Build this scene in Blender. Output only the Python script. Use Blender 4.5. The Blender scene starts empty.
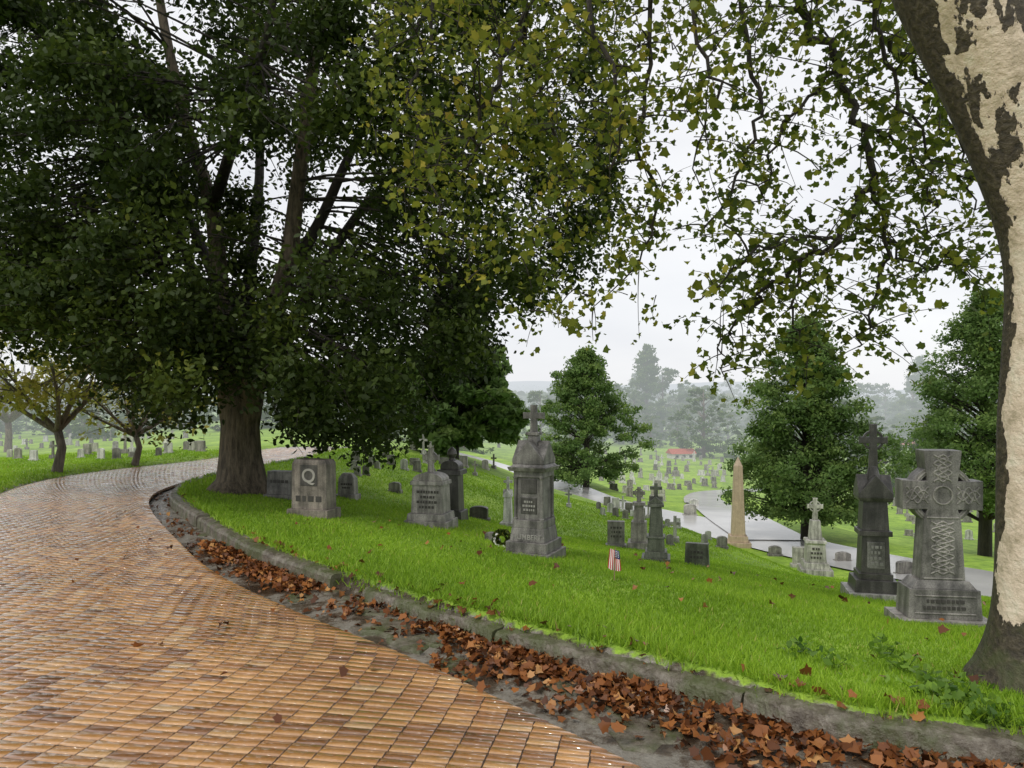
import bpy, bmesh, math, random
import numpy as np
from mathutils import Vector, Matrix
random.seed(7); rng=np.random.default_rng(11)
SC=bpy.context.scene; COL=SC.collection
F=740.0; HY=395.0; CZ=1.6
# ---------------------------------------------------------------- curves
def cr(pts,n):
    pts=[np.array(p,float) for p in pts]
    P=[2*pts[0]-pts[1]]+pts+[2*pts[-1]-pts[-2]]
    out=[]
    for i in range(1,len(P)-2):
        for k in range(n):
            t=k/n
            a,b,c,d=P[i-1],P[i],P[i+1],P[i+2]
            out.append(.5*((2*b)+(-a+c)*t+(2*a-5*b+4*c-d)*t*t+(-a+3*b-3*c+d)*t**3))
    out.append(P[-2]); return np.array(out)
CURB=[(500,-90),(60,-9),(12,.6),(6,2.0),(3.6,2.85),(2.26,3.27),(1.58,3.5),(1.0,4.0),(.3,4.55),(-.44,5.2),(-1.55,6.3),(-2.76,7.64),(-4.22,9.7),(-5.1,11.1),(-5.6,12.4),(-5.75,13.4),(-5.75,14.7),(-5.45,16.2),(-5.1,18.2),(-5.0,24),(-6,32),(-10,50),(-25,100),(-80,300),(-250,900)]
CP=cr(CURB,6)
BE=[(1.9,1.6),(.57,3.17),(-.6,4.5),(-1.62,5.5),(-2.75,6.77),(-3.88,8.46),(-5.02,10.3),(-5.7,11.7),(-6.0,13),(-5.97,14.5),(-5.7,16),(-5.3,18),(-5.2,24),(-6.2,32)]
LE=[(-4.0,2.2),(-5,4.2),(-5.6,5.9),(-6.1,7.1),(-6.8,8.7),(-7.7,10.6),(-8.4,12.2),(-8.75,13.5),(-8.8,14.8),(-8.5,16.1),(-7.95,17.4),(-7.5,19.3),(-7.3,24.4),(-8.3,32.4)]
BP=cr(BE,12); LP=cr(LE,12)
LEXT=np.vstack([[(-1.5,-12),(-3,-2)],LP[::3],[(-12.3,50.5),(-27.5,101),(-84,302),(-255,902)]])
def sdist(X,Y,pl):
    X=np.asarray(X,float).ravel(); Y=np.asarray(Y,float).ravel()
    best=np.full(X.shape,1e18); sg=np.ones(X.shape)
    for i in range(len(pl)-1):
        ax,ay=pl[i][:2]; bx,by=pl[i+1][:2]; dx,dy=bx-ax,by-ay; L=dx*dx+dy*dy
        if L<1e-12: continue
        t=np.clip(((X-ax)*dx+(Y-ay)*dy)/L,0,1)
        ex=X-(ax+t*dx); ey=Y-(ay+t*dy); d=ex*ex+ey*ey
        m=d<best-1e-12
        best=np.where(m,d,best); sg=np.where(m,np.where(dx*(Y-ay)-dy*(X-ax)<0,1.,-1.),sg)
    return np.sqrt(best)*sg
def near(X,Y,pl):
    best=np.full(X.shape,1e18); zz=np.zeros(X.shape)
    for i in range(len(pl)-1):
        a=pl[i]; b=pl[i+1]; dx,dy=b[0]-a[0],b[1]-a[1]; L=dx*dx+dy*dy
        if L<1e-12: continue
        t=np.clip(((X-a[0])*dx+(Y-a[1])*dy)/L,0,1); d=(X-a[0]-t*dx)**2+(Y-a[1]-t*dy)**2
        m=d<best; best=np.where(m,d,best); zz=np.where(m,a[2]+t*(b[2]-a[2]),zz)
    return np.sqrt(best),zz
def P(px,py,d): return Vector(((px-512)/F*d,d,CZ+(HY-py)/F*d))
RD1=cr([tuple(P(*q)) for q in ((440,452,82),(470,460,71),(492,467,62),(520,476,54),(560,487,46),(600,499,40),(650,512,35),(720,529,30),(800,548,26),(880,563,23),(940,575,21),(1010,592,19),(1110,620,17),(1300,680,15.5))],8)
RD2=cr([tuple(P(*q)) for q in ((775,542,27.2),(738,522,33),(717,511,40),(705,503,49),(703,497,60),(714,493,70),(750,491,78),(820,490,84))],8)
ROADS=[(RD1,2.3),(RD2,2.0)]
FT=([0,.5,2,4,6,8,12,20,40,100,200,500,900,1300,1800],[0,0.01,.15,.5,.95,1.35,2.2,3.6,5.5,7,8.5,15,17,2,-40])
GT=([0,13,20,30,45,70,2000],[0,0,.3,1.1,2.1,2.9,3.2])
LT=([0,.25,4,12,30,60,150,2000],[-.08,.06,0,-.45,-1.6,-2.2,-2.6,-4])
def sm(a,b,x):
    t=np.clip((x-a)/(b-a),0,1); return t*t*(3-2*t)
def dropy(Y): return np.interp(Y,*GT)*sm(21,34,Y)
def ground(X,Y,full=False):
    X=np.asarray(X,float).ravel(); Y=np.asarray(Y,float).ravel()
    t=sdist(X,Y,CP); tl=-sdist(X,Y,LEXT)
    tt=np.maximum(t,0)
    lump=.03*np.sin(X*1.3+.5*Y)*np.sin(Y*.9-.4*X)*np.clip(tt-1,0,1)+.25*np.sin(X*.13+1)*np.sin(Y*.11)*sm(15,40,tt)
    gd=np.interp(Y,*GT)
    lawn=.085-np.interp(tt,*FT)-gd*np.maximum(sm(1,8,tt),sm(21,34,Y))+lump+22*sm(600,1100,Y)*np.sin(X*.006+1)*np.sin(X*.0023+2)
    z=np.where(t>0,-.05+(lawn+.05)*sm(0.0,.13,t),-.05-.03*sm(.1,.5,-t)-dropy(Y))
    z=np.where((t>0)&(t<.13),z-dropy(Y)*(1-sm(0,.13,t)),z)
    z=np.where(tl>0,np.interp(tl,*LT)-dropy(Y),z)
    W=np.zeros_like(z); Z=np.zeros_like(z); mw=np.zeros_like(z)
    for pl,hw in ROADS:
        d,rz=near(X,Y,pl); w=1-sm(hw,hw+6,d); w=w*sm(3,7,tt); W+=w; Z+=w*rz; mw=np.maximum(mw,w)
    z=np.where(W>1e-6,z*(1-mw)+Z/np.maximum(W,1e-6)*mw,z)
    if full: return z,t,tl
    return z
def g1(x,y): return float(ground([x],[y])[0])
_D=np.concatenate([np.arange(2.2,30,.04),np.arange(30,100,.15),np.arange(100,900,1.5)])
def hit(px,py):
    x=(px-512)/F*_D; z=CZ+(HY-py)/F*_D
    g=ground(x,_D); k=np.argmax(z<=g)
    if z[k]>g[k]: k=len(_D)-1
    return Vector((float(x[k]),float(_D[k]),float(g[k])))
# ---------------------------------------------------------------- materials
def NT(name):
    m=bpy.data.materials.new(name); m.use_nodes=True; nt=m.node_tree
    for n in list(nt.nodes): nt.nodes.remove(n)
    return m,nt
def N(nt,t,**k):
    n=nt.nodes.new(t)
    for a,b in k.items(): setattr(n,a,b)
    return n
def ramp(nt,src,stops,interp='LINEAR'):
    r=nt.nodes.new('ShaderNodeValToRGB'); r.color_ramp.interpolation=interp
    e=r.color_ramp.elements
    while len(e)<len(stops): e.new(.5)
    for i,(p,c) in enumerate(stops):
        e[i].position=p; e[i].color=(c[0],c[1],c[2],1) if not isinstance(c,(int,float)) else (c,c,c,1)
    nt.links.new(src,r.inputs[0]); return r
def mixc(nt,f,a,b,bt='MIX'):
    m=nt.nodes.new('ShaderNodeMix'); m.data_type='RGBA'; m.blend_type=bt
    for s,v in ((0,f),(6,a),(7,b)):
        if isinstance(v,bpy.types.NodeSocket): nt.links.new(v,m.inputs[s])
        elif s==0: m.inputs[0].default_value=v
        else: m.inputs[s].default_value=(v[0],v[1],v[2],1)
    return m.outputs[2]
def mth(nt,op,a,b=None):
    m=nt.nodes.new('ShaderNodeMath'); m.operation=op
    for i,v in enumerate((a,b)):
        if v is None: continue
        if isinstance(v,bpy.types.NodeSocket): nt.links.new(v,m.inputs[i])
        else: m.inputs[i].default_value=v
    return m.outputs[0]
def noise(nt,scale,detail=4,rough=.55,vec=None):
    n=nt.nodes.new('ShaderNodeTexNoise'); n.inputs['Scale'].default_value=scale; n.inputs['Detail'].default_value=detail; n.inputs['Roughness'].default_value=rough
    if vec is None:
        g=nt.nodes.new('ShaderNodeNewGeometry'); vec=g.outputs['Position']
    nt.links.new(vec,n.inputs['Vector']); return n.outputs['Fac']
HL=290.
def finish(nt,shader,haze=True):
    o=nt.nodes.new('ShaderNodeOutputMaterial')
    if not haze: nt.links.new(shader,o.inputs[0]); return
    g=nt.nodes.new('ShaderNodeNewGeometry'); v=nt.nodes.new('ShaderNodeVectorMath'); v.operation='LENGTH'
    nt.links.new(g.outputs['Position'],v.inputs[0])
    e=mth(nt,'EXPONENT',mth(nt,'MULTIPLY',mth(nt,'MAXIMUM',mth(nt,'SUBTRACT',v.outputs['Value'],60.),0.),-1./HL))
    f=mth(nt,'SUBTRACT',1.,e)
    em=nt.nodes.new('ShaderNodeEmission'); em.inputs[0].default_value=(.68,.72,.755,1)  # haze painted into the surface: pale glow growing with distance from the origin
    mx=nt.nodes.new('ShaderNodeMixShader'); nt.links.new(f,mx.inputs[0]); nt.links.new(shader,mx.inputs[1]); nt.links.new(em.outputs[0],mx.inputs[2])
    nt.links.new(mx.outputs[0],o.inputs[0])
def princ(nt,col,rough=.7,bump=None,bs=.3,bd=.01,spec=.5,coat=0):
    p=nt.nodes.new('ShaderNodeBsdfPrincipled')
    if isinstance(col,bpy.types.NodeSocket): nt.links.new(col,p.inputs['Base Color'])
    else: p.inputs['Base Color'].default_value=(*col,1)
    if isinstance(rough,bpy.types.NodeSocket): nt.links.new(rough,p.inputs['Roughness'])
    else: p.inputs['Roughness'].default_value=rough
    p.inputs['Specular IOR Level'].default_value=spec
    if coat: p.inputs['Coat Weight'].default_value=coat; p.inputs['Coat Roughness'].default_value=.10; p.inputs['Coat IOR'].default_value=1.7
    if bump is not None:
        b=nt.nodes.new('ShaderNodeBump'); b.inputs['Strength'].default_value=bs; b.inputs['Distance'].default_value=bd
        nt.links.new(bump,b.inputs['Height']); nt.links.new(b.outputs[0],p.inputs['Normal'])
    return p.outputs[0]
def m_plain(name,c,rough=.7,haze=True,var=.25,sc=8):
    m,nt=NT(name); f=noise(nt,sc)
    col=ramp(nt,f,[(.3,[x*(1-var) for x in c]),(.7,[x*(1+var) for x in c])]).outputs[0]
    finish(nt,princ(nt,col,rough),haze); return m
def m_leaf(name,stops,trans=.35,haze=True,rough=.55,spec=.25):
    m,nt=NT(name); a=N(nt,'ShaderNodeAttribute',attribute_name='rnd')
    col=ramp(nt,a.outputs['Fac'],stops).outputs[0]
    s=princ(nt,col,rough,spec=spec)
    t=nt.nodes.new('ShaderNodeBsdfTranslucent'); nt.links.new(col,t.inputs[0])
    mx=nt.nodes.new('ShaderNodeMixShader'); mx.inputs[0].default_value=trans
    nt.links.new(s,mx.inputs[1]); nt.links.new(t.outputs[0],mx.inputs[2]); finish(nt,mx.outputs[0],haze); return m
def m_stone(name,c,dark=.45,rough=.5,bs=.5,streak=.3):
    m,nt=NT(name)
    g=nt.nodes.new('ShaderNodeNewGeometry')
    n1=noise(nt,5,6,.65); n2=noise(nt,110,2)
    mp=N(nt,'ShaderNodeMapping'); mp.inputs['Scale'].default_value=(14,14,1.6); nt.links.new(g.outputs['Position'],mp.inputs[0])
    n3=noise(nt,1,4,.6,mp.outputs[0])
    a=ramp(nt,n1,[(.3,[x*dark for x in c]),(.55,c),(.75,[min(1,x*1.3) for x in c])]).outputs[0]
    b=mixc(nt,.75,a,ramp(nt,n3,[(.38,streak),(.6,1.0)]).outputs[0],'MULTIPLY')
    d=mixc(nt,.6,b,ramp(nt,n2,[(.35,.5),(.6,1.2)]).outputs[0],'MULTIPLY')
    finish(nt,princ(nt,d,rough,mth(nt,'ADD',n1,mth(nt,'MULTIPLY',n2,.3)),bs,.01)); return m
def m_bark(name,c1,c2,haze=True):
    m,nt=NT(name); g=nt.nodes.new('ShaderNodeNewGeometry'); mp=N(nt,'ShaderNodeMapping'); mp.inputs['Scale'].default_value=(9,9,1.8)
    nt.links.new(g.outputs['Position'],mp.inputs[0]); n=noise(nt,1.6,6,.7,mp.outputs[0])
    col=ramp(nt,n,[(.35,c1),(.65,c2)]).outputs[0]
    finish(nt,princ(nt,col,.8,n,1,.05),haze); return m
M={}
M['granite']=m_stone('grey granite',(.36,.34,.31)); M['granite_light']=m_stone('light granite',(.52,.505,.46),.6)
M['granite_dark']=m_stone('dark weathered granite',(.105,.097,.09),.4,.4); M['granite_mid']=m_stone('mid grey granite',(.25,.237,.22),.35)
M['granite_brown']=m_stone('brown grey granite',(.30,.26,.22),.4)
M['granite_green']=m_stone('mossy granite',(.17,.185,.14),.4); M['buff']=m_stone('buff sandstone',(.50,.385,.28),.85,.6,.3,.75)
M['marble']=m_stone('white marble',(.7,.69,.66),.7)
M['carve']=m_plain('carved shadow',(.06,.055,.05),.8); M['carve_light']=m_plain('pale letters',(.27,.26,.24),.7); M['letter']=m_plain('light raised letters',(.36,.34,.31),.7,True,.15)
M['red']=m_plain('flag red',(.5,.03,.04),.8,False,.1); M['white']=m_plain('flag white',(.75,.74,.72),.8,False,.05); M['blue']=m_plain('flag blue',(.02,.03,.16),.8,False,.1)
M['wood']=m_plain('wood stick',(.3,.22,.12),.7,False)
M['bark']=m_bark('dark wet bark',(.012,.010,.008),(.05,.041,.03))
M['bark_big']=m_bark('grey brown furrowed bark',(.04,.032,.022),(.22,.175,.12))
M['bark_far']=m_bark('grey brown bark',(.08,.065,.05),(.24,.2,.16))
M['leaf_dark']=m_leaf('dark linden leaves',[(0,(.015,.027,.006)),(.45,(.038,.062,.012)),(.8,(.10,.14,.022)),(1,(.28,.28,.04))],.38)
M['leaf_syc']=m_leaf('sycamore leaves',[(0,(.035,.055,.010)),(.4,(.11,.155,.02)),(.75,(.27,.29,.038)),(.93,(.46,.39,.06)),(1,(.30,.15,.04))],.5)
M['leaf_mid']=m_leaf('mid green leaves',[(0,(.065,.12,.035)),(.5,(.13,.215,.058)),(1,(.25,.34,.085))],.45)
M['leaf_yel']=m_leaf('yellowing leaves',[(0,(.18,.21,.04)),(.5,(.40,.38,.08)),(1,(.62,.5,.14))],.5)
M['leaf_far']=m_leaf('distant leaves',[(0,(.05,.09,.03)),(.6,(.12,.19,.055)),(1,(.24,.28,.08))],.35)
M['leaf_fall']=m_leaf('fallen leaves',[(0,(.05,.020,.009)),(.4,(.16,.055,.018)),(.75,(.33,.125,.035)),(1,(.55,.30,.11))],.1,False,.3,.4)
M['grass']=m_leaf('grass blades',[(0,(.12,.22,.018)),(.5,(.265,.44,.032)),(.9,(.43,.62,.055)),(1,(.5,.45,.14))],.4,False,.45,.3)
M['weed']=m_leaf('weed leaves',[(0,(.05,.12,.015)),(1,(.2,.34,.04))],.35,False,.45,.3)
def m_syc():
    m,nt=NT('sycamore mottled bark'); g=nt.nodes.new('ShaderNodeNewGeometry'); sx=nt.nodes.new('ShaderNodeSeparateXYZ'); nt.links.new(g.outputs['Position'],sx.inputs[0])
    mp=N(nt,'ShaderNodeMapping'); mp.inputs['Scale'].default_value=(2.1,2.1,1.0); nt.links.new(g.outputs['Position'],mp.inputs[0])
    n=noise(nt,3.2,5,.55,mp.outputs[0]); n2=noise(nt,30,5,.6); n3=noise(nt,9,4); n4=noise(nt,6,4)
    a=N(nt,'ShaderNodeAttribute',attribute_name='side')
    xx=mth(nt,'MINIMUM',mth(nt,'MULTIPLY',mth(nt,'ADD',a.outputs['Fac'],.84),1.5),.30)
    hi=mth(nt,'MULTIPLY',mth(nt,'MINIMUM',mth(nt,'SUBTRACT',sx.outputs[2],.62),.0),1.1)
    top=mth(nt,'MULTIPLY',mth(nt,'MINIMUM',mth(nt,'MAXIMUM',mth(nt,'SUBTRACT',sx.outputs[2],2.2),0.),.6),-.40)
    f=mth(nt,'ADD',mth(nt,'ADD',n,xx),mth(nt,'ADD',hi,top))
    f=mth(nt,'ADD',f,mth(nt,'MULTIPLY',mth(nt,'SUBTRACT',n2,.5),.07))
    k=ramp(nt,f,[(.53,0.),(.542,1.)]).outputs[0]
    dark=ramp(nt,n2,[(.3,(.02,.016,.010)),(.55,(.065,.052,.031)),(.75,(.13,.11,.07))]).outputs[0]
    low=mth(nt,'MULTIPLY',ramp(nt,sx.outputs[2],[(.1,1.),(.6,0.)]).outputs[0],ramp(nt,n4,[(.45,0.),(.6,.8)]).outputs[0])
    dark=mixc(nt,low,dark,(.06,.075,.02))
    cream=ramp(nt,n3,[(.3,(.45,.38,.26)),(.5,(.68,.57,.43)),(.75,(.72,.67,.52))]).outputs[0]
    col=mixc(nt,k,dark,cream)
    h=mth(nt,'ADD',mth(nt,'MULTIPLY',n2,.6),mth(nt,'MULTIPLY',k,-.6))
    finish(nt,princ(nt,col,.65,h,.9,.03),False); return m
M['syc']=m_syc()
def m_brick():
    m,nt=NT('wet buff brick'); a=N(nt,'ShaderNodeAttribute',attribute_name='rnd')
    col=ramp(nt,a.outputs['Fac'],[(0,(.15,.065,.028)),(.25,(.33,.15,.05)),(.6,(.49,.25,.082)),(.85,(.58,.32,.12)),(1,(.56,.39,.2))]).outputs[0]
    n=noise(nt,.9,5,.6); n2=noise(nt,60,4)
    col=mixc(nt,.8,col,ramp(nt,n,[(.3,(.6,.58,.52)),(.65,(1.15,1.1,1.05))]).outputs[0],'MULTIPLY')
    col=mixc(nt,.5,col,ramp(nt,n2,[(.3,.6),(.6,1.1)]).outputs[0],'MULTIPLY')
    r=ramp(nt,n,[(.38,.14),(.6,.34)]).outputs[0]
    finish(nt,princ(nt,col,r,n2,.10,.002,.8,1.0),False); return m
M['brick']=m_brick()
def m_mortar():
    m,nt=NT('dark wet joint'); n=noise(nt,25); finish(nt,princ(nt,ramp(nt,n,[(.3,(.025,.015,.008)),(.7,(.07,.042,.022))]).outputs[0],.5),False); return m
M['mortar']=m_mortar()
def m_conc():
    m,nt=NT('old kerb concrete'); n=noise(nt,9,7,.75); n2=noise(nt,80,3); n3=noise(nt,3.2,5,.7)
    c=ramp(nt,n,[(.35,(.06,.046,.032)),(.5,(.15,.13,.10)),(.68,(.27,.245,.2))]).outputs[0]
    c=mixc(nt,ramp(nt,n3,[(.44,0.),(.6,.75)]).outputs[0],c,(.065,.085,.02))
    finish(nt,princ(nt,c,.4,mth(nt,'ADD',n,mth(nt,'MULTIPLY',n2,.4)),.8,.02),False); return m
M['conc']=m_conc()
def m_asph():
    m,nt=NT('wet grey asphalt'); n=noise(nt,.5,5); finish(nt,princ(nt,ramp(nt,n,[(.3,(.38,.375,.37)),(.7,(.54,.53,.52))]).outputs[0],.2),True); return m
M['asph']=m_asph()
def m_ground():
    m,nt=NT('lawn and verge'); a=N(nt,'ShaderNodeAttribute',attribute_name='lawn')
    n=noise(nt,.25,6,.65); n2=noise(nt,9,5,.7); n3=noise(nt,60,3,.7); n4=noise(nt,2.6,6,.7); n5=noise(nt,2.,5,.7)
    gr=ramp(nt,mth(nt,'ADD',mth(nt,'MULTIPLY',n,.5),mth(nt,'MULTIPLY',n5,.5)),[(.36,(.12,.215,.02)),(.5,(.23,.38,.033)),(.62,(.35,.51,.055))]).outputs[0]
    gr=mixc(nt,.75,gr,ramp(nt,mth(nt,'ADD',mth(nt,'MULTIPLY',n3,.5),mth(nt,'MULTIPLY',n2,.5)),[(.35,.55),(.6,1.2)]).outputs[0],'MULTIPLY')
    di=ramp(nt,n4,[(.38,(.04,.028,.018)),(.47,(.10,.075,.052)),(.52,(.21,.19,.155)),(.7,(.32,.30,.26))]).outputs[0]
    di=mixc(nt,.6,di,ramp(nt,n3,[(.3,.5),(.7,1.2)]).outputs[0],'MULTIPLY')
    k=mth(nt,'ADD',a.outputs['Fac'],mth(nt,'MULTIPLY',mth(nt,'SUBTRACT',n2,.5),.9))
    kk=ramp(nt,k,[(.42,0.),(.58,1.)]).outputs[0]
    col=mixc(nt,kk,di,gr)
    r=mixc(nt,kk,ramp(nt,n4,[(.4,.08),(.6,.4)]).outputs[0],(.8,.8,.8))
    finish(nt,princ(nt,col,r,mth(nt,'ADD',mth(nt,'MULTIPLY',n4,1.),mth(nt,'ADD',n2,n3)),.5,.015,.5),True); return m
M['ground']=m_ground()
M['roof']=m_plain('red roof',(.42,.13,.09),.8); M['hwall']=m_plain('pale house wall',(.55,.53,.5),.8); M['glass']=m_plain('window glass',(.06,.07,.08),.2)
# ---------------------------------------------------------------- mesh helpers
def tag(o,label=None,cat=None,group=None,kind=None):
    for k,v in (('label',label),('category',cat),('group',group),('kind',kind)):
        if v: o[k]=v
    return o
def empty(name,loc,rz=0,**k):
    o=bpy.data.objects.new(name,None); COL.objects.link(o); o.location=loc; o.rotation_euler=(0,0,rz); o.empty_display_size=.2
    return tag(o,**k)
class MB:
    def __init__(s): s.v=[]; s.f=[]
    def add(s,vs,fs):
        b=len(s.v); s.v+= [tuple(x) for x in vs]; s.f+=[tuple(b+i for i in f) for f in fs]
    def frus(s,z0,z1,w0,d0,w1=None,d1=None,cx=0,cy=0):
        w1=w0 if w1 is None else w1; d1=d0 if d1 is None else d1
        v=[]
        for z,w,d in ((z0,w0,d0),(z1,w1,d1)):
            for sx,sy in ((-1,-1),(1,-1),(1,1),(-1,1)): v.append((cx+sx*w/2,cy+sy*d/2,z))
        s.add(v,[(3,2,1,0),(4,5,6,7),(0,1,5,4),(1,2,6,5),(2,3,7,6),(3,0,4,7)])
    def prism(s,poly,y0,y1,axis='y'):
        n=len(poly); v=[(x,y0,z) for x,z in poly]+[(x,y1,z) for x,z in poly]
        if axis=='x': v=[(-b,a,c) for a,b,c in v]
        s.add(v,[tuple(range(n)),tuple(range(2*n-1,n-1,-1))]+[(i,i+n,(i+1)%n+n,(i+1)%n) for i in range(n)])
    def ring(s,cx,cz,r0,r1,y0,y1,n=28):
        v=[];f=[]
        for k in range(n):
            a=2*math.pi*k/n; c,t=math.cos(a),math.sin(a)
            v+=[(cx+r0*c,y0,cz+r0*t),(cx+r1*c,y0,cz+r1*t),(cx+r1*c,y1,cz+r1*t),(cx+r0*c,y1,cz+r0*t)]
        for k in range(n):
            a=4*k; b=4*((k+1)%n)
            for i in range(4): f.append((a+i,a+(i+1)%4,b+(i+1)%4,b+i))
        s.add(v,f)
    def lathe(s,prof,n=16,cx=0,cy=0):
        v=[];f=[]
        for r,z in prof:
            for k in range(n): a=2*math.pi*k/n; v.append((cx+r*math.cos(a),cy+r*math.sin(a),z))
        for j in range(len(prof)-1):
            for k in range(n): f.append((j*n+k,j*n+(k+1)%n,(j+1)*n+(k+1)%n,(j+1)*n+k))
        f.append(tuple(range(n))[::-1]); f.append(tuple((len(prof)-1)*n+k for k in range(n)))
        s.add(v,f)
    def tube(s,pts,rad,n=6,wob=0):
        pts=[Vector(p) for p in pts]; v=[];f=[]; prev=None
        for i,p in enumerate(pts):
            t=(pts[min(i+1,len(pts)-1)]-pts[max(i-1,0)])
            if t.length<1e-9: t=Vector((0,0,1))
            t.normalize()
            if prev is None:
                u=t.orthogonal().normalized()
                ref=Vector((1,0,0))-t*t.x
                if ref.length>.2: u=ref.normalized()
            else: u=(prev-t*prev.dot(t)); u=u.normalized() if u.length>1e-6 else t.orthogonal().normalized()
            prev=u; w=t.cross(u)
            for k in range(n):
                a=2*math.pi*k/n; r=rad[i]
                if wob: r*=1+wob*(math.sin(3*a+1+i*.12)+.6*math.sin(5*a+2.+i*.2))
                v.append(p+(u*math.cos(a)+w*math.sin(a))*r)
        for j in range(len(pts)-1):
            for k in range(n): f.append((j*n+k,j*n+(k+1)%n,(j+1)*n+(k+1)%n,(j+1)*n+k))
        f.append(tuple(range(n))[::-1]); f.append(tuple((len(pts)-1)*n+k for k in range(n)))
        s.add(v,f)
    def build(s,name,mat,parent=None,bevel=0,smooth=False,**k):
        me=bpy.data.meshes.new(name); me.from_pydata(s.v,[],s.f); me.update()
        bm=bmesh.new(); bm.from_mesh(me); bmesh.ops.recalc_face_normals(bm,faces=bm.faces); bm.to_mesh(me); bm.free()
        me.materials.append(mat)
        if smooth: me.polygons.foreach_set('use_smooth',[True]*len(me.polygons))
        o=bpy.data.objects.new(name,me); COL.objects.link(o)
        if parent: o.parent=parent
        if bevel:
            b=o.modifiers.new('b','BEVEL'); b.width=bevel; b.segments=2; b.limit_method='ANGLE'
        return tag(o,**k)
def npmesh(name,V,K,mat,rnd,parent=None,**k):
    n=V.shape[0]; me=bpy.data.meshes.new(name)
    me.vertices.add(n*K); me.vertices.foreach_set('co',V.reshape(-1).astype(np.float32))
    me.loops.add(n*K); me.loops.foreach_set('vertex_index',np.arange(n*K,dtype=np.int32))
    me.polygons.add(n); me.polygons.foreach_set('loop_start',np.arange(0,n*K,K,dtype=np.int32))
    me.update(calc_edges=True)
    a=me.attributes.new('rnd','FLOAT','FACE'); a.data.foreach_set('value',np.asarray(rnd,np.float32))
    me.materials.append(mat); o=bpy.data.objects.new(name,me); COL.objects.link(o)
    if parent: o.parent=parent
    return tag(o,**k)
def unit(a): return a/np.maximum(np.linalg.norm(a,axis=1,keepdims=True),1e-9)
T_OV=np.array([(0,-.5),(.3,-.2),(.33,.1),(0,.6),(-.33,.1),(-.3,-.2)])
T_DI=np.array([(0,-.55),(.33,0),(0,.6),(-.33,0)])
T_MA=np.array([(0,-.42),(.2,-.36),(.42,-.3),(.38,-.02),(.52,.2),(.26,.26),(0,.58),(-.26,.26),(-.52,.2),(-.38,-.02),(-.42,-.3),(-.2,-.36)])
def cards(pos,size,tm,bias=(0,0,0),fold=.25):
    n=len(pos); nn=unit(rng.normal(size=(n,3))+np.array(bias)); u=unit(np.cross(nn,rng.normal(size=(n,3)))); v=np.cross(nn,u)
    s=np.asarray(size).reshape(-1,1,1)*np.ones((n,1,1))
    tx=tm[:,0][None,:,None]; ty=tm[:,1][None,:,None]
    sx=rng.uniform(.7,1.1,(n,1,1))
    return pos[:,None,:]+s*(u[:,None,:]*tx*sx+v[:,None,:]*ty+nn[:,None,:]*(np.abs(tx)*fold*rng.uniform(-1,1.6,(n,1,1))+ty*ty*fold*rng.uniform(-1,1,(n,1,1))))
# ---------------------------------------------------------------- world, sun, camera
W=bpy.data.worlds.new('World'); SC.world=W; W.use_nodes=True; nt=W.node_tree
for n in list(nt.nodes): nt.nodes.remove(n)
EL,AZ=math.radians(52),math.radians(215)
sk=N(nt,'ShaderNodeTexSky',sky_type='NISHITA'); sk.sun_disc=False; sk.sun_elevation=EL; sk.sun_rotation=AZ
b1=N(nt,'ShaderNodeBackground'); b1.inputs[1].default_value=.08; nt.links.new(sk.outputs[0],b1.inputs[0])
tc=N(nt,'ShaderNodeTexCoord'); mp=N(nt,'ShaderNodeMapping'); mp.inputs['Scale'].default_value=(1,1,3); nt.links.new(tc.outputs['Generated'],mp.inputs[0])
cl=noise(nt,2.2,5,.5,mp.outputs[0]); cc=ramp(nt,cl,[(.3,(.80,.81,.85)),(.7,(1.0,1.0,1.0))]).outputs[0]
b2=N(nt,'ShaderNodeBackground'); b2.inputs[1].default_value=1.12; nt.links.new(cc,b2.inputs[0])
ad=N(nt,'ShaderNodeMixShader'); ad.inputs[0].default_value=.88; wo=N(nt,'ShaderNodeOutputWorld')
nt.links.new(b1.outputs[0],ad.inputs[1]); nt.links.new(b2.outputs[0],ad.inputs[2]); nt.links.new(ad.outputs[0],wo.inputs[0])
L=bpy.data.lights.new('sun','SUN'); L.energy=1.5; L.angle=math.radians(12); L.color=(1,.95,.87)
lo=bpy.data.objects.new('sun',L); COL.objects.link(lo)
sd=Vector((math.sin(AZ)*math.cos(EL),math.cos(AZ)*math.cos(EL),math.sin(EL)))
lo.rotation_euler=sd.to_track_quat('Z','Y').to_euler()
cam=bpy.data.cameras.new('camera'); cam.sensor_width=36; cam.lens=F/1024*36; cam.shift_y=(HY-384)/1024; cam.clip_end=5000; cam.clip_start=.05
co=bpy.data.objects.new('camera',cam); COL.objects.link(co); co.location=(0,0,CZ); co.rotation_euler=(math.radians(90),0,0); SC.camera=co
SC.view_settings.view_transform='Standard'; SC.view_settings.look='None'; SC.view_settings.exposure=0
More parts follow.
